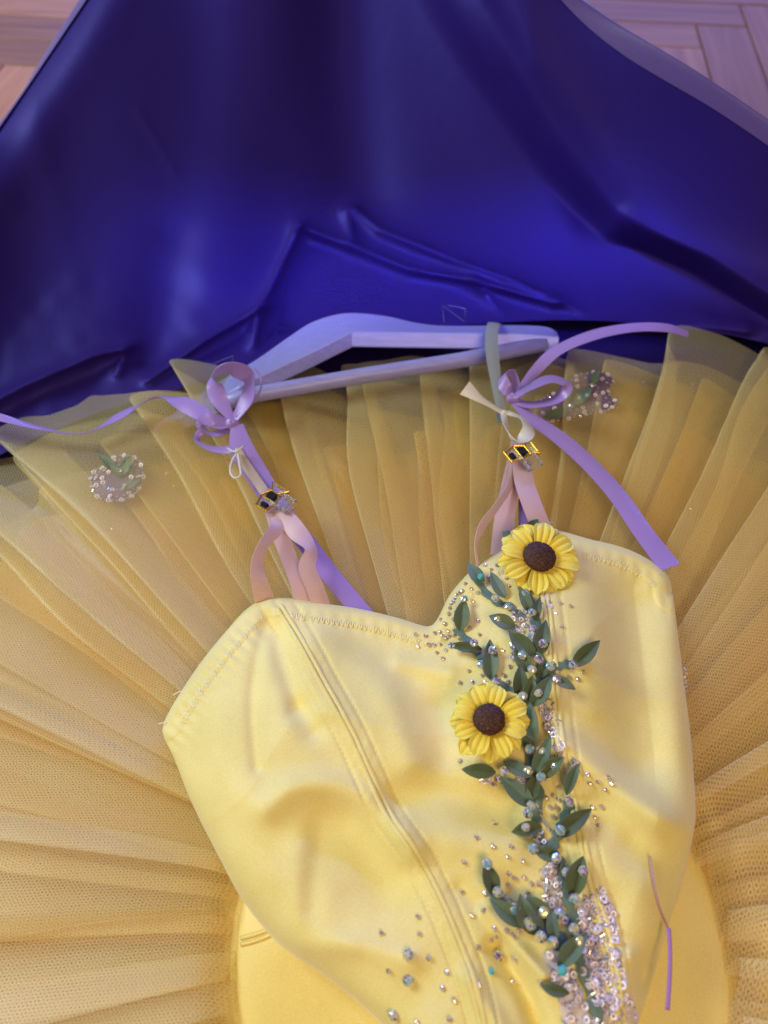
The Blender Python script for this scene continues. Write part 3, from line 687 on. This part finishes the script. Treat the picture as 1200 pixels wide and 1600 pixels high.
# sequins (cupped rings) and beads
def ring_mesh():
    v = []; n = 12
    for r, z in ((.32, .10), (.38, .22), (1, .42), (1.02, .34)): v += [(r * math.cos(2 * math.pi * i / n), r * math.sin(2 * math.pi * i / n), z) for i in range(n)]
    f = [(k * n + i, k * n + (i + 1) % n, (k + 1) * n + (i + 1) % n, (k + 1) * n + i) for k in range(3) for i in range(n)]
    me = bpy.data.meshes.new('sequin'); me.from_pydata(v, [], f); me.materials.append(M_seq); me.polygons.foreach_set('use_smooth', [True] * len(f)); return me
def tube_mesh():
    v = []; n = 8
    for r, z in ((.35, -1), (.5, -.97), (.5, .97), (.35, 1)): v += [(z, r * math.cos(2 * math.pi * i / n), r * math.sin(2 * math.pi * i / n)) for i in range(n)]
    f = [(k * n + i, (k + 1) * n + i, (k + 1) * n + (i + 1) % n, k * n + (i + 1) % n) for k in range(3) for i in range(n)]
    me = bpy.data.meshes.new('bead'); me.from_pydata(v, [], f); me.materials.append(M_bead); return me
me_ring, me_tube = ring_mesh(), tube_mesh()
def inpoly(x, y, pg):
    c = False; j = len(pg) - 1
    for i in range(len(pg)):
        if (pg[i][1] > y) != (pg[j][1] > y) and x < (pg[j][0] - pg[i][0]) * (y - pg[i][1]) / (pg[j][1] - pg[i][1]) + pg[i][0]: c = not c
        j = i
    return c
AREAS = [([(922, 1388), (945, 1380), (958, 1420), (968, 1470), (974, 1520), (990, 1560), (1000, 1620), (935, 1620), (915, 1540), (905, 1480), (903, 1425)], 235),
         ([(848, 1352), (872, 1350), (878, 1400), (885, 1440), (862, 1440), (850, 1400)], 40), ([(845, 1490), (880, 1480), (900, 1530), (925, 1600), (880, 1600), (868, 1540)], 44),
         ([(838, 1095), (865, 1088), (876, 1140), (882, 1185), (868, 1190), (858, 1150), (846, 1120)], 46), ([(745, 1212), (772, 1205), (785, 1222), (762, 1230)], 16),
         ([(878, 1188), (900, 1184), (908, 1205), (885, 1215)], 14), ([(800, 960), (822, 955), (828, 985), (802, 986)], 20), ([(798, 1000), (806, 996), (806, 1030), (798, 1032)], 10),
         ([(845, 930), (862, 928), (860, 950), (848, 950)], 9), ([(848, 815), (864, 815), (868, 835), (850, 838)], 9), ([(800, 1215), (830, 1208), (838, 1235), (812, 1232)], 12), ([(835, 1295), (852, 1300), (850, 1325), (836, 1318)], 8)]
for pg, n_ in AREAS[:4]:      # pale net backing under the dense sequins
    px0, px1 = min(p[0] for p in pg), max(p[0] for p in pg); py0, py1 = min(p[1] for p in pg), max(p[1] for p in pg); bv, bf = [], []
    for x in np.arange(px0, px1, 3.0):
        for y in np.arange(py0, py1, 3.0):
            if inpoly(x + 1.5, y + 1.5, pg):
                k_ = len(bv); bv += [onb(x, y, .0005), onb(x + 3, y, .0005), onb(x + 3, y + 3, .0005), onb(x, y + 3, .0005)]; bf.append((k_, k_ + 3, k_ + 2, k_ + 1))
    part('sequin_backing', bv, bf, M_back, tutu)
seqs, beads = [], []
ra = random.Random(11)
for pg, n in AREAS:
    xs = [p[0] for p in pg]; ys = [p[1] for p in pg]; k = 0; pts = []; tries = 0
    while k < n and tries < 6000:
        tries += 1; x, y = ra.uniform(min(xs), max(xs)), ra.uniform(min(ys), max(ys))
        if inpoly(x, y, pg) and all((x - a) ** 2 + (y - b) ** 2 > 12 for a, b in pts):
            pts.append((x, y)); k += 1
            (seqs if ra.random() < .58 else beads).append((x, y, None))
for a, b, n in [((839, 1255), (846, 1270), 2), ((845, 1272), (863, 1306), 5), ((792, 1400), (836, 1442), 8), ((750, 1213), (772, 1228), 5), ((838, 1090), (862, 1112), 5), ((868, 1120), (878, 1128), 2), ((852, 1360), (860, 1440), 12), ((905, 1430), (922, 1540), 12)]:
    for i in range(n):
        q = (i + .5) / n; beads.append((a[0] + (b[0] - a[0]) * q + ra.uniform(-1.5, 1.5), a[1] + (b[1] - a[1]) * q, math.atan2(-(b[1] - a[1]), b[0] - a[0]) + ra.uniform(-.25, .25)))
for x, y, _ in seqs:
    put('sequin', me_ring, onb(x, y, ra.uniform(.0006, .0022)), ra.uniform(.0013, .0021), 0.6)
for x, y, a in beads:
    o = put('bead', me_tube, onb(x, y, ra.uniform(.0010, .0022)), .0012, 0.2); o.rotation_euler = (ra.uniform(0, 1), ra.uniform(-.2, .2), a if a is not None else ra.uniform(0, 3.14))
for y in range(1045, 1085, 7):   # beads peeping out behind the right side
    put('bead', me_tube, P(1070 + (y % 3), y, 0.055), .0013, 1.0)

# ---- beaded appliques lying on the net near its outer edge
def applique(outline, z, stones, leaves, label):
    c = np.mean(np.array(outline), 0); n = len(outline) * 4; oc = cat(outline + [outline[0]], n + 1)[:-1]
    v = [P(c[0], c[1], z + .002)]; 
    for q in (.5, .9, 1.0): v += [P(c[0] + (x - c[0]) * q, c[1] + (y - c[1]) * q, z + (.002 if q < 1 else 0)) for x, y in oc]
    f = [(0, 1 + i, 1 + (i + 1) % n) for i in range(n)] + [(1 + k * n + i, 1 + (k + 1) * n + i, 1 + (k + 1) * n + (i + 1) % n, 1 + k * n + (i + 1) % n) for k in range(2) for i in range(n)]
    ap = part('beaded_applique', v, f, M_lace, tutu); ap['label'] = label
    r_ = random.Random(5)
    for i in range(0, n):
        for q in (1.0, .82, .55):
            x, y = c[0] + (oc[i][0] - c[0]) * q, c[1] + (oc[i][1] - c[1]) * q
            if q < 1 and i % 2: continue
            o = put('bead', me_tube if i % 3 else me_ring, P(x, y, z + .002), .0012 if i % 3 else .0019, .4); o.parent = ap
    for x, y in stones: o = put('crystal', me_big, P(x, y, z + .005), .0022); o.parent = ap
    for bx_, by_, tx, ty, W in leaves:
        b_ = np.array((bx_, by_), float); t_ = np.array((tx, ty), float); d = t_ - b_; L = np.hypot(*d); d /= L; n_ = np.array([-d[1], d[0]]); v, uvl = [], []
        for i in range(9):
            s = i / 8
            for j in range(5):
                q = j / 2 - 1; wl = W * math.sin(math.pi * s ** .85) ** .8 if 0 < s < 1 else .3; p = b_ + d * L * s + n_ * wl * q
                v.append(P(p[0], p[1], z + .003 + .001 * abs(q) + .002 * math.sin(s * 3))); uvl.append((s, q / 2 + .5))
        o = part('leaf', v, grid_faces(9, 5), M_leaf, tutu, uv=uvl); o.parent = ap
    return ap
applique([(142, 748), (150, 735), (170, 728), (178, 715), (200, 712), (218, 722), (224, 745), (214, 768), (196, 780), (170, 782), (148, 772)], .028, [(195, 759), (188, 735)],
         [(198, 752), (180, 722, 0)[0:2] and 150, 705, 6], [] and 0) if False else None
applique([(142, 748), (150, 735), (170, 728), (178, 715), (200, 712), (218, 722), (224, 745), (214, 768), (196, 780), (170, 782), (148, 772)], .028, [(195, 759), (188, 735)],
         [(190, 745, 150, 702, 7), (188, 742, 205, 712, 8), (192, 765, 222, 745, 5)], 'heart shaped beaded patch with green leaves under the left of the net')
applique([(835, 650), (850, 622), (880, 610), (900, 588), (935, 582), (958, 592), (950, 612), (962, 630), (945, 642), (915, 648), (880, 656), (850, 658)], .030, [(918, 618), (925, 602), (892, 634), (905, 622)],
         [(890, 640, 850, 652, 8), (895, 632, 925, 605, 9), (925, 600, 935, 578, 7), (880, 628, 895, 600, 7)], 'beaded patch with leaves under the right ribbon bow')
for x, y, r_ in [(166, 830, .0018), (174, 826, .0012), (260, 740, .0016), (262, 738, .001), (210, 670, .001), (258, 713, .001), (291, 797, .001), (271, 759, .0008), (190, 861, .0009), (98, 696, .001), (281, 682, .001), (235, 765, .0008), (750, 643, .001), (1005, 597, .001), (1082, 600, .0009), (1080, 795, .0008)]:
    put('rhinestone', me_small, P(x, y, float(top_z(x, y)) - .002), r_)

# ------------------------------------------------------------------ ribbons and straps
def strip(name, pts, m, root=None, thick=0.00045, n=None, nw=5, frame=0.0):
    """pts rows: px, py, z, width in photo px, roll in degrees"""
    n = n or 14 * len(pts); arc = 0.0; c = cat(pts, n); c3 = PV(c[:, 0], c[:, 1], c[:, 2]); v = []; uvl = []
    for i in range(n):
        p = c3[i]; t_ = c3[min(i + 1, n - 1)] - c3[max(i - 1, 0)]; t_ /= np.linalg.norm(t_) + 1e-12
        s_ = np.cross(t_, [0, 0, 1]); s_ /= np.linalg.norm(s_) + 1e-9; u_ = np.cross(s_, t_)
        a = R(c[i, 4]); wv_ = s_ * math.cos(a) + u_ * math.sin(a)
        dep = p[1] * st + (CAM_H - p[2]) * ct; hw = abs(c[i, 3]) * dep / FPX / 2
        nn_ = np.cross(wv_, t_); arc += float(np.linalg.norm(c3[i] - c3[max(i - 1, 0)]))
        for j in range(nw):
            q = j / (nw - 1) * 2 - 1
            v.append(p + wv_ * hw * q + nn_ * (0.0006 * (1 - q * q))); uvl.append((arc, hw * q))
    if root is None: o = mesh_obj(name, v, grid_faces(n, nw), m, uv=uvl)
    else: o = part(name, v, grid_faces(n, nw), m, root, uv=uvl)
    o.modifiers.new('thickness', 'SOLIDIFY').thickness = thick
    o.modifiers.new('crease', 'EDGE_SPLIT').split_angle = R(45)
    return o
def knot(px, py, z, rx, m, root, seed=0):
    c = P(px, py, z); k = (P(px + 1, py, z) - c).length; v = []
    for i in range(20):
        for j in range(12):
            a = 2 * math.pi * i / 20; b = math.pi * j / 11; r = rx * k * (1 + .10 * math.sin(3 * a + seed) + .06 * math.sin(5 * b + a))
            v.append((c.x + r * math.sin(b) * math.cos(a), c.y + r * .8 * math.sin(b) * math.sin(a), c.z + r * .7 * math.cos(b)))
    return part('knot', v, grid_faces(20, 12, closed=True, flip=True), m, root)
# left lilac ribbon
rl_ = empty('lilac_ribbon', P(362, 660, .05)); tag(rl_, 'lilac satin ribbon bow at the left hanger end with a tail running off left', 'ribbon', 'lilac satin ribbons tied to the hanger')
strip('ribbon_tail', [(-60, 636, .055, 17, 0), (0, 652, .052, 16, 10), (60, 668, .05, 15, 35), (130, 677, .046, 14, 48), (190, 648, .048, 24, 20), (245, 620, .056, 14, 55), (290, 632, .062, 27, -10), (340, 662, .062, 22, 10), (362, 660, .056, 14, 0)], M_lilac, rl_)
strip('bow_loop', [(362, 655, .060, 12, 0), (340, 618, .068, 28, 20), (336, 590, .078, 30, 45), (360, 576, .086, 34, 80), (388, 590, .078, 28, 120), (386, 622, .068, 29, 160), (366, 656, .060, 12, 180)], M_lilac, rl_)
strip('bow_loop', [(368, 652, .060, 8, 60), (392, 632, .064, 8, 70), (408, 606, .07, 9, 75), (406, 588, .074, 8, 80), (398, 576, .077, 6, 80)], M_lilac, rl_)
strip('bow_loop', [(360, 662, .060, 14, 0), (330, 655, .066, 20, 30), (314, 665, .060, 18, 60), (335, 678, .056, 16, 20), (362, 668, .056, 14, 0)], M_lilac, rl_)
strip('bow_loop', [(315, 672, .052, 12, 20), (308, 688, .050, 12, 40), (330, 700, .052, 16, 20), (356, 702, .055, 16, 0), (376, 690, .058, 18, 0), (368, 666, .060, 14, 0)], M_lilac, rl_)
knot(362, 662, .060, 11, M_lilac, rl_, 1)
strip('long_end', [(370, 664, .060, 20, 0), (378, 700, .058, 36, 0), (402, 742, .056, 37, 4), (440, 800, .056, 33, 4), (480, 850, .056, 31, 6), (522, 905, .055, 30, 4), (575, 968, .050, 30, 0)], M_lilac, rl_)
# right lilac ribbon
rr_ = empty('lilac_ribbon', P(800, 618, .05)); tag(rr_, 'lilac satin ribbon bow near the right hanger end, cut end above the bodice corner', 'ribbon', 'lilac satin ribbons tied to the hanger')
strip('ribbon_tail', [(1075, 522, .050, 10, 30), (1040, 512, .060, 15, 20), (985, 512, .066, 17, 10), (925, 524, .068, 21, 0), (870, 548, .064, 21, -5), (838, 578, .058, 17, 20), (815, 606, .056, 12, 10), (802, 622, .056, 10, 0)], M_lilac, rr_)
strip('bow_loop', [(800, 622, .060, 12, 0), (830, 604, .072, 28, 30), (860, 592, .076, 28, 20), (886, 602, .076, 18, 10), (868, 624, .066, 26, -20), (830, 632, .060, 24, -20), (802, 626, .058, 12, 0)], M_lilac, rr_)
strip('bow_loop', [(800, 620, .060, 10, 0), (790, 606, .066, 20, 30), (786, 588, .070, 18, 60), (800, 582, .070, 14, 90), (806, 600, .064, 18, 120), (802, 620, .060, 10, 160)], M_lilac, rr_)
knot(801, 622, .060, 11, M_lilac, rr_, 3)
strip('long_end', [(802, 626, .058, 14, 0), (832, 655, .056, 22, 0), (872, 682, .056, 27, 0), (922, 726, .056, 29, 0), (966, 775, .056, 31, 0), (1004, 830, .056, 33, 0), (1036, 872, .055, 36, 0), (1047, 887, .055, 37, 0)], M_lilac, rr_)
# grey-blue hanging loop and white bow on the right
gr = strip('hanging_loop', [(783, 660, .056, 14, 0), (782, 640, .058, 14, 0), (776, 600, .064, 17, 0), (770, 560, .070, 20, 0), (768, 525, .070, 20, 0), (771, 508, .062, 20, 0), (773, 505, .035, 20, 0)], M_grey)
tag(gr, 'flat grey blue hanging loop over the right arm of the hanger', 'ribbon loop')
wb = empty('white_bow', P(785, 645, .06)); tag(wb, 'small white satin bow under the grey loop on the right', 'bow')
strip('bow_tail', [(786, 645, .066, 9, 0), (768, 634, .070, 10, 0), (748, 622, .074, 14, 10), (726, 606, .078, 26, 25)], M_white, wb)
strip('bow_loop', [(786, 645, .066, 9, 0), (790, 662, .070, 14, 40), (796, 680, .074, 16, 70), (812, 690, .074, 22, 40), (826, 672, .074, 22, -20), (816, 654, .070, 18, -40), (792, 644, .066, 9, 0)], M_white, wb)
knot(788, 645, .066, 6, M_white, wb, 2)
wl = empty('elastic_cord_loop', P(370, 712, .06)); tag(wl, 'thin white elastic cord looped below the left lilac bow', 'cord')
tube_part('cord_loop', [P(x, y, z) for x, y, z in cat([(372, 705, .064), (362, 722, .067), (360, 738, .068), (367, 747, .068), (376, 742, .068), (374, 724, .067), (371, 704, .064)], 40)], .0009, M_white, wl)
strip('flat_tail', [(371, 700, .060, 10, 0), (380, 720, .060, 15, 0), (402, 752, .060, 16, 5), (418, 775, .060, 16, 0)], ribbon_mat('ecru_elastic', (0.62, 0.50, 0.42), .5), wl)
tube_part('cord_end', [P(x, y, z) for x, y, z in cat([(355, 700, .062), (368, 706, .066), (380, 697, .066)], 12)], .0007, M_white, wl)

# straps belong to the costume
def strap(pts, m, label=None):
    o = strip('strap', pts, m, tutu, thick=.0006)
    if label: o['label'] = label
strap([(428, 800, .064, 16, 0), (434, 822, .070, 22, 30), (414, 848, .076, 20, 55), (402, 880, .074, 22, 45), (406, 912, .068, 28, 15), (414, 940, .056, 32, 0)], M_pink2)
strap([(425, 795, .062, 24, 0), (436, 830, .066, 26, 0), (450, 868, .064, 26, 6), (466, 910, .062, 26, 0), (474, 950, .054, 28, 0)], M_pink)
strap([(438, 795, .066, 22, 0), (462, 828, .070, 30, -15), (486, 858, .072, 22, 30), (480, 886, .070, 27, 10), (492, 918, .064, 28, 0), (504, 952, .055, 28, 0)], M_pink)
strap([(806, 720, .062, 18, 0), (796, 760, .068, 14, 50), (776, 792, .074, 14, 55), (754, 822, .074, 15, 50), (744, 852, .070, 10, 60), (748, 890, .058, 10, 40)], M_pink2)
strap([(804, 720, .060, 22, 0), (796, 765, .064, 28, 0), (788, 815, .064, 32, 0), (784, 868, .058, 36, 0)], M_pink)
strap([(814, 718, .064, 28, 0), (820, 755, .070, 32, 5), (836, 800, .070, 33, 5), (856, 848, .062, 34, 0)], M_pink)
strap([(808, 690, .056, 20, 0), (806, 715, .058, 20, 0), (806, 740, .058, 20, 0)], M_pink)
strap([(820, 780, .060, 20, 0), (822, 815, .060, 24, 0), (826, 850, .058, 26, 0)], M_lilac)

# ------------------------------------------------------------------ clips
def clip(px, py, z, rot, label, wd):
    root = empty('strap_clip', P(px, py, z)); root.rotation_euler = (0, 0, rot)
    tag(root, label, 'clip', 'small gold and clear clips on the straps')
    def bx(name, c, s, m, tilt=0.0, be=.0004):
        bm = bmesh.new(); bmesh.ops.create_cube(bm, size=1); bmesh.ops.scale(bm, vec=s, verts=bm.verts); bmesh.ops.bevel(bm, geom=bm.edges[:], offset=be, segments=2, affect='EDGES')
        me = bpy.data.meshes.new(name); bm.to_mesh(me); bm.free(); me.materials.append(m); o = bpy.data.objects.new(name, me); C.objects.link(o); o.parent = root; o.location = c; o.rotation_euler = (tilt, 0, 0); return o
    h = wd / 2
    # gold frame: two zig bars and cross bars
    for s in (-1, 1):
        for (x0, y0, x1, y1) in ((-h, .004 * s, -h * .15, .0065 * s), (-h * .15, .0065 * s, h * .5, .003 * s), (h * .5, .003 * s, h, .0075 * s)):
            L = math.hypot(x1 - x0, y1 - y0); o = bx('gold_bar', ((x0 + x1) / 2, (y0 + y1) / 2, .004), (L + .0006, .0009, .0030), M_gold); o.rotation_euler.z = math.atan2(y1 - y0, x1 - x0)
    for x in (-h, -h * .2, h * .45, h): bx('gold_bar', (x, 0, .0042), (.0009, .012, .0024), M_gold)
    bx('black_pad', (h * .1, 0, .0035), (h * .55, .0075, .0035), M_dark, 0, .0008)
    bx('black_pad', (-h * .6, 0, .003), (h * .35, .006, .003), M_dark, 0, .0008)
    for x in (-h * .35, h * .6): bx('clear_prong', (x, -.0105, .0055), (.0016, .014, .0030), M_clear)
    for y in (-.0085, -.0125, -.0165): bx('clear_prong', (h * .12, y, .004), (wd * .52, .0013, .0040), M_clear)
    bx('clear_plate', (h * .1, .0002, .0022), (wd * .9, .010, .0012), M_clear)
    return root
clip(424, 783, .066, R(55), 'gold and clear clip on the left straps, just above the left bodice peak', .022)
clip(812, 712, .070, R(28), 'gold and clear clip on the right straps, just below the white bow', .022)

# ------------------------------------------------------------------ hanger
hg = empty('clothes_hanger', P(560, 540, .03)); tag(hg, 'pale pink wooden clothes hanger lying across the top edge of the net', 'hanger')
upc = cat([(240, 655), (262, 636), (330, 602), (400, 562), (450, 527), (490, 502), (540, 489), (600, 493), (650, 504), (700, 509), (800, 508), (850, 510), (868, 517), (873, 526)], 90)
lowc = resamp([(240, 672), (280, 652), (330, 626), (400, 590), (480, 553), (540, 523), (550, 518), (620, 519), (700, 520), (800, 521), (873, 526)], 90, False)
v = []
zt = .058; th_ = .013
for i in range(90):
    a, b = upc[i], lowc[i]
    zt = .058 - .042 * max(0, min(1, (400 - a[0]) / 140)) ** 1.3
    A, B_ = P(a[0], a[1], zt - .026), P(b[0], b[1], zt); m_ = (A + B_) / 2
    e_ = .0012; dirv = (B_ - A).normalized() * e_
    dn = Vector((0, -.009, -th_ * .72)); du = dn.normalized() * e_
    v += [A + dn, A + du, A + dirv, B_ - dirv, B_ + du, B_ + dn - du, B_ - dirv + dn]
fs = [(i * 7 + j, i * 7 + (j + 1) % 7, (i + 1) * 7 + (j + 1) % 7, (i + 1) * 7 + j) for i in range(89) for j in range(7)] + [tuple(range(7)), tuple(range(89 * 7, 90 * 7))[::-1]]
so = part('shoulder_bar', v, fs, M_hanger, hg, smooth=False)
bm = bmesh.new(); bm.from_mesh(so.data); bmesh.ops.recalc_face_normals(bm, faces=bm.faces); bm.to_mesh(so.data); bm.free()
zt = .058
tube_part('cross_bar', [P(x, y, z) for x, y, z in ((338, 631, .042), (370, 624, .048), (400, 616, .050), (560, 588, .050), (720, 563, .050), (852, 537, .050))], .0065, M_hanger, hg, 14)
for x, y in ((543, 526), (549, 524), (544, 532), (553, 521)):
    tube_part('screw_hole', [P(x, y, .0535 + (527 - y) * .0005) + Vector((0, .001, -.001)), P(x, y, .0535 + (527 - y) * .0005) + Vector((0, -.0003, .0003))], .0008, M_dark, hg, 8)
# clear nylon tag loops
for pts, lb in (([(694, 503), (691, 477), (726, 503), (727, 482), (700, 477)], 'thin clear plastic tag loop beside the right arm of the hanger'), ([(331, 608), (331, 570), (348, 562), (364, 556), (363, 566)], 'thin clear plastic tag loop above the left lilac bow')):
    o = tube_part('tag_loop', [P(x, y, .066) for x, y in pts], .00028, M_nylon, None, 5); tag(o, lb, 'tag loop')

# ------------------------------------------------------------------ loose thread
lt = empty('lilac_thread', P(1045, 1450, .07)); tag(lt, 'loose lilac thread lying down the right side of the bodice', 'thread')
tube_part('fine_end', [P(x, y, float(body_h(x, y)) + .002) for x, y in cat([(1016, 1338), (1020, 1370), (1030, 1415), (1043, 1448)], 24)], .0006, mat('pink_fibre', (0.6, 0.35, 0.45), .6, Alpha=.6), lt)
tube_part('thread_core', [P(x, y, .075) for x, y in cat([(1045, 1450), (1047, 1490), (1046, 1530), (1043, 1578)], 20)], .0010, M_thread_lilac, lt)
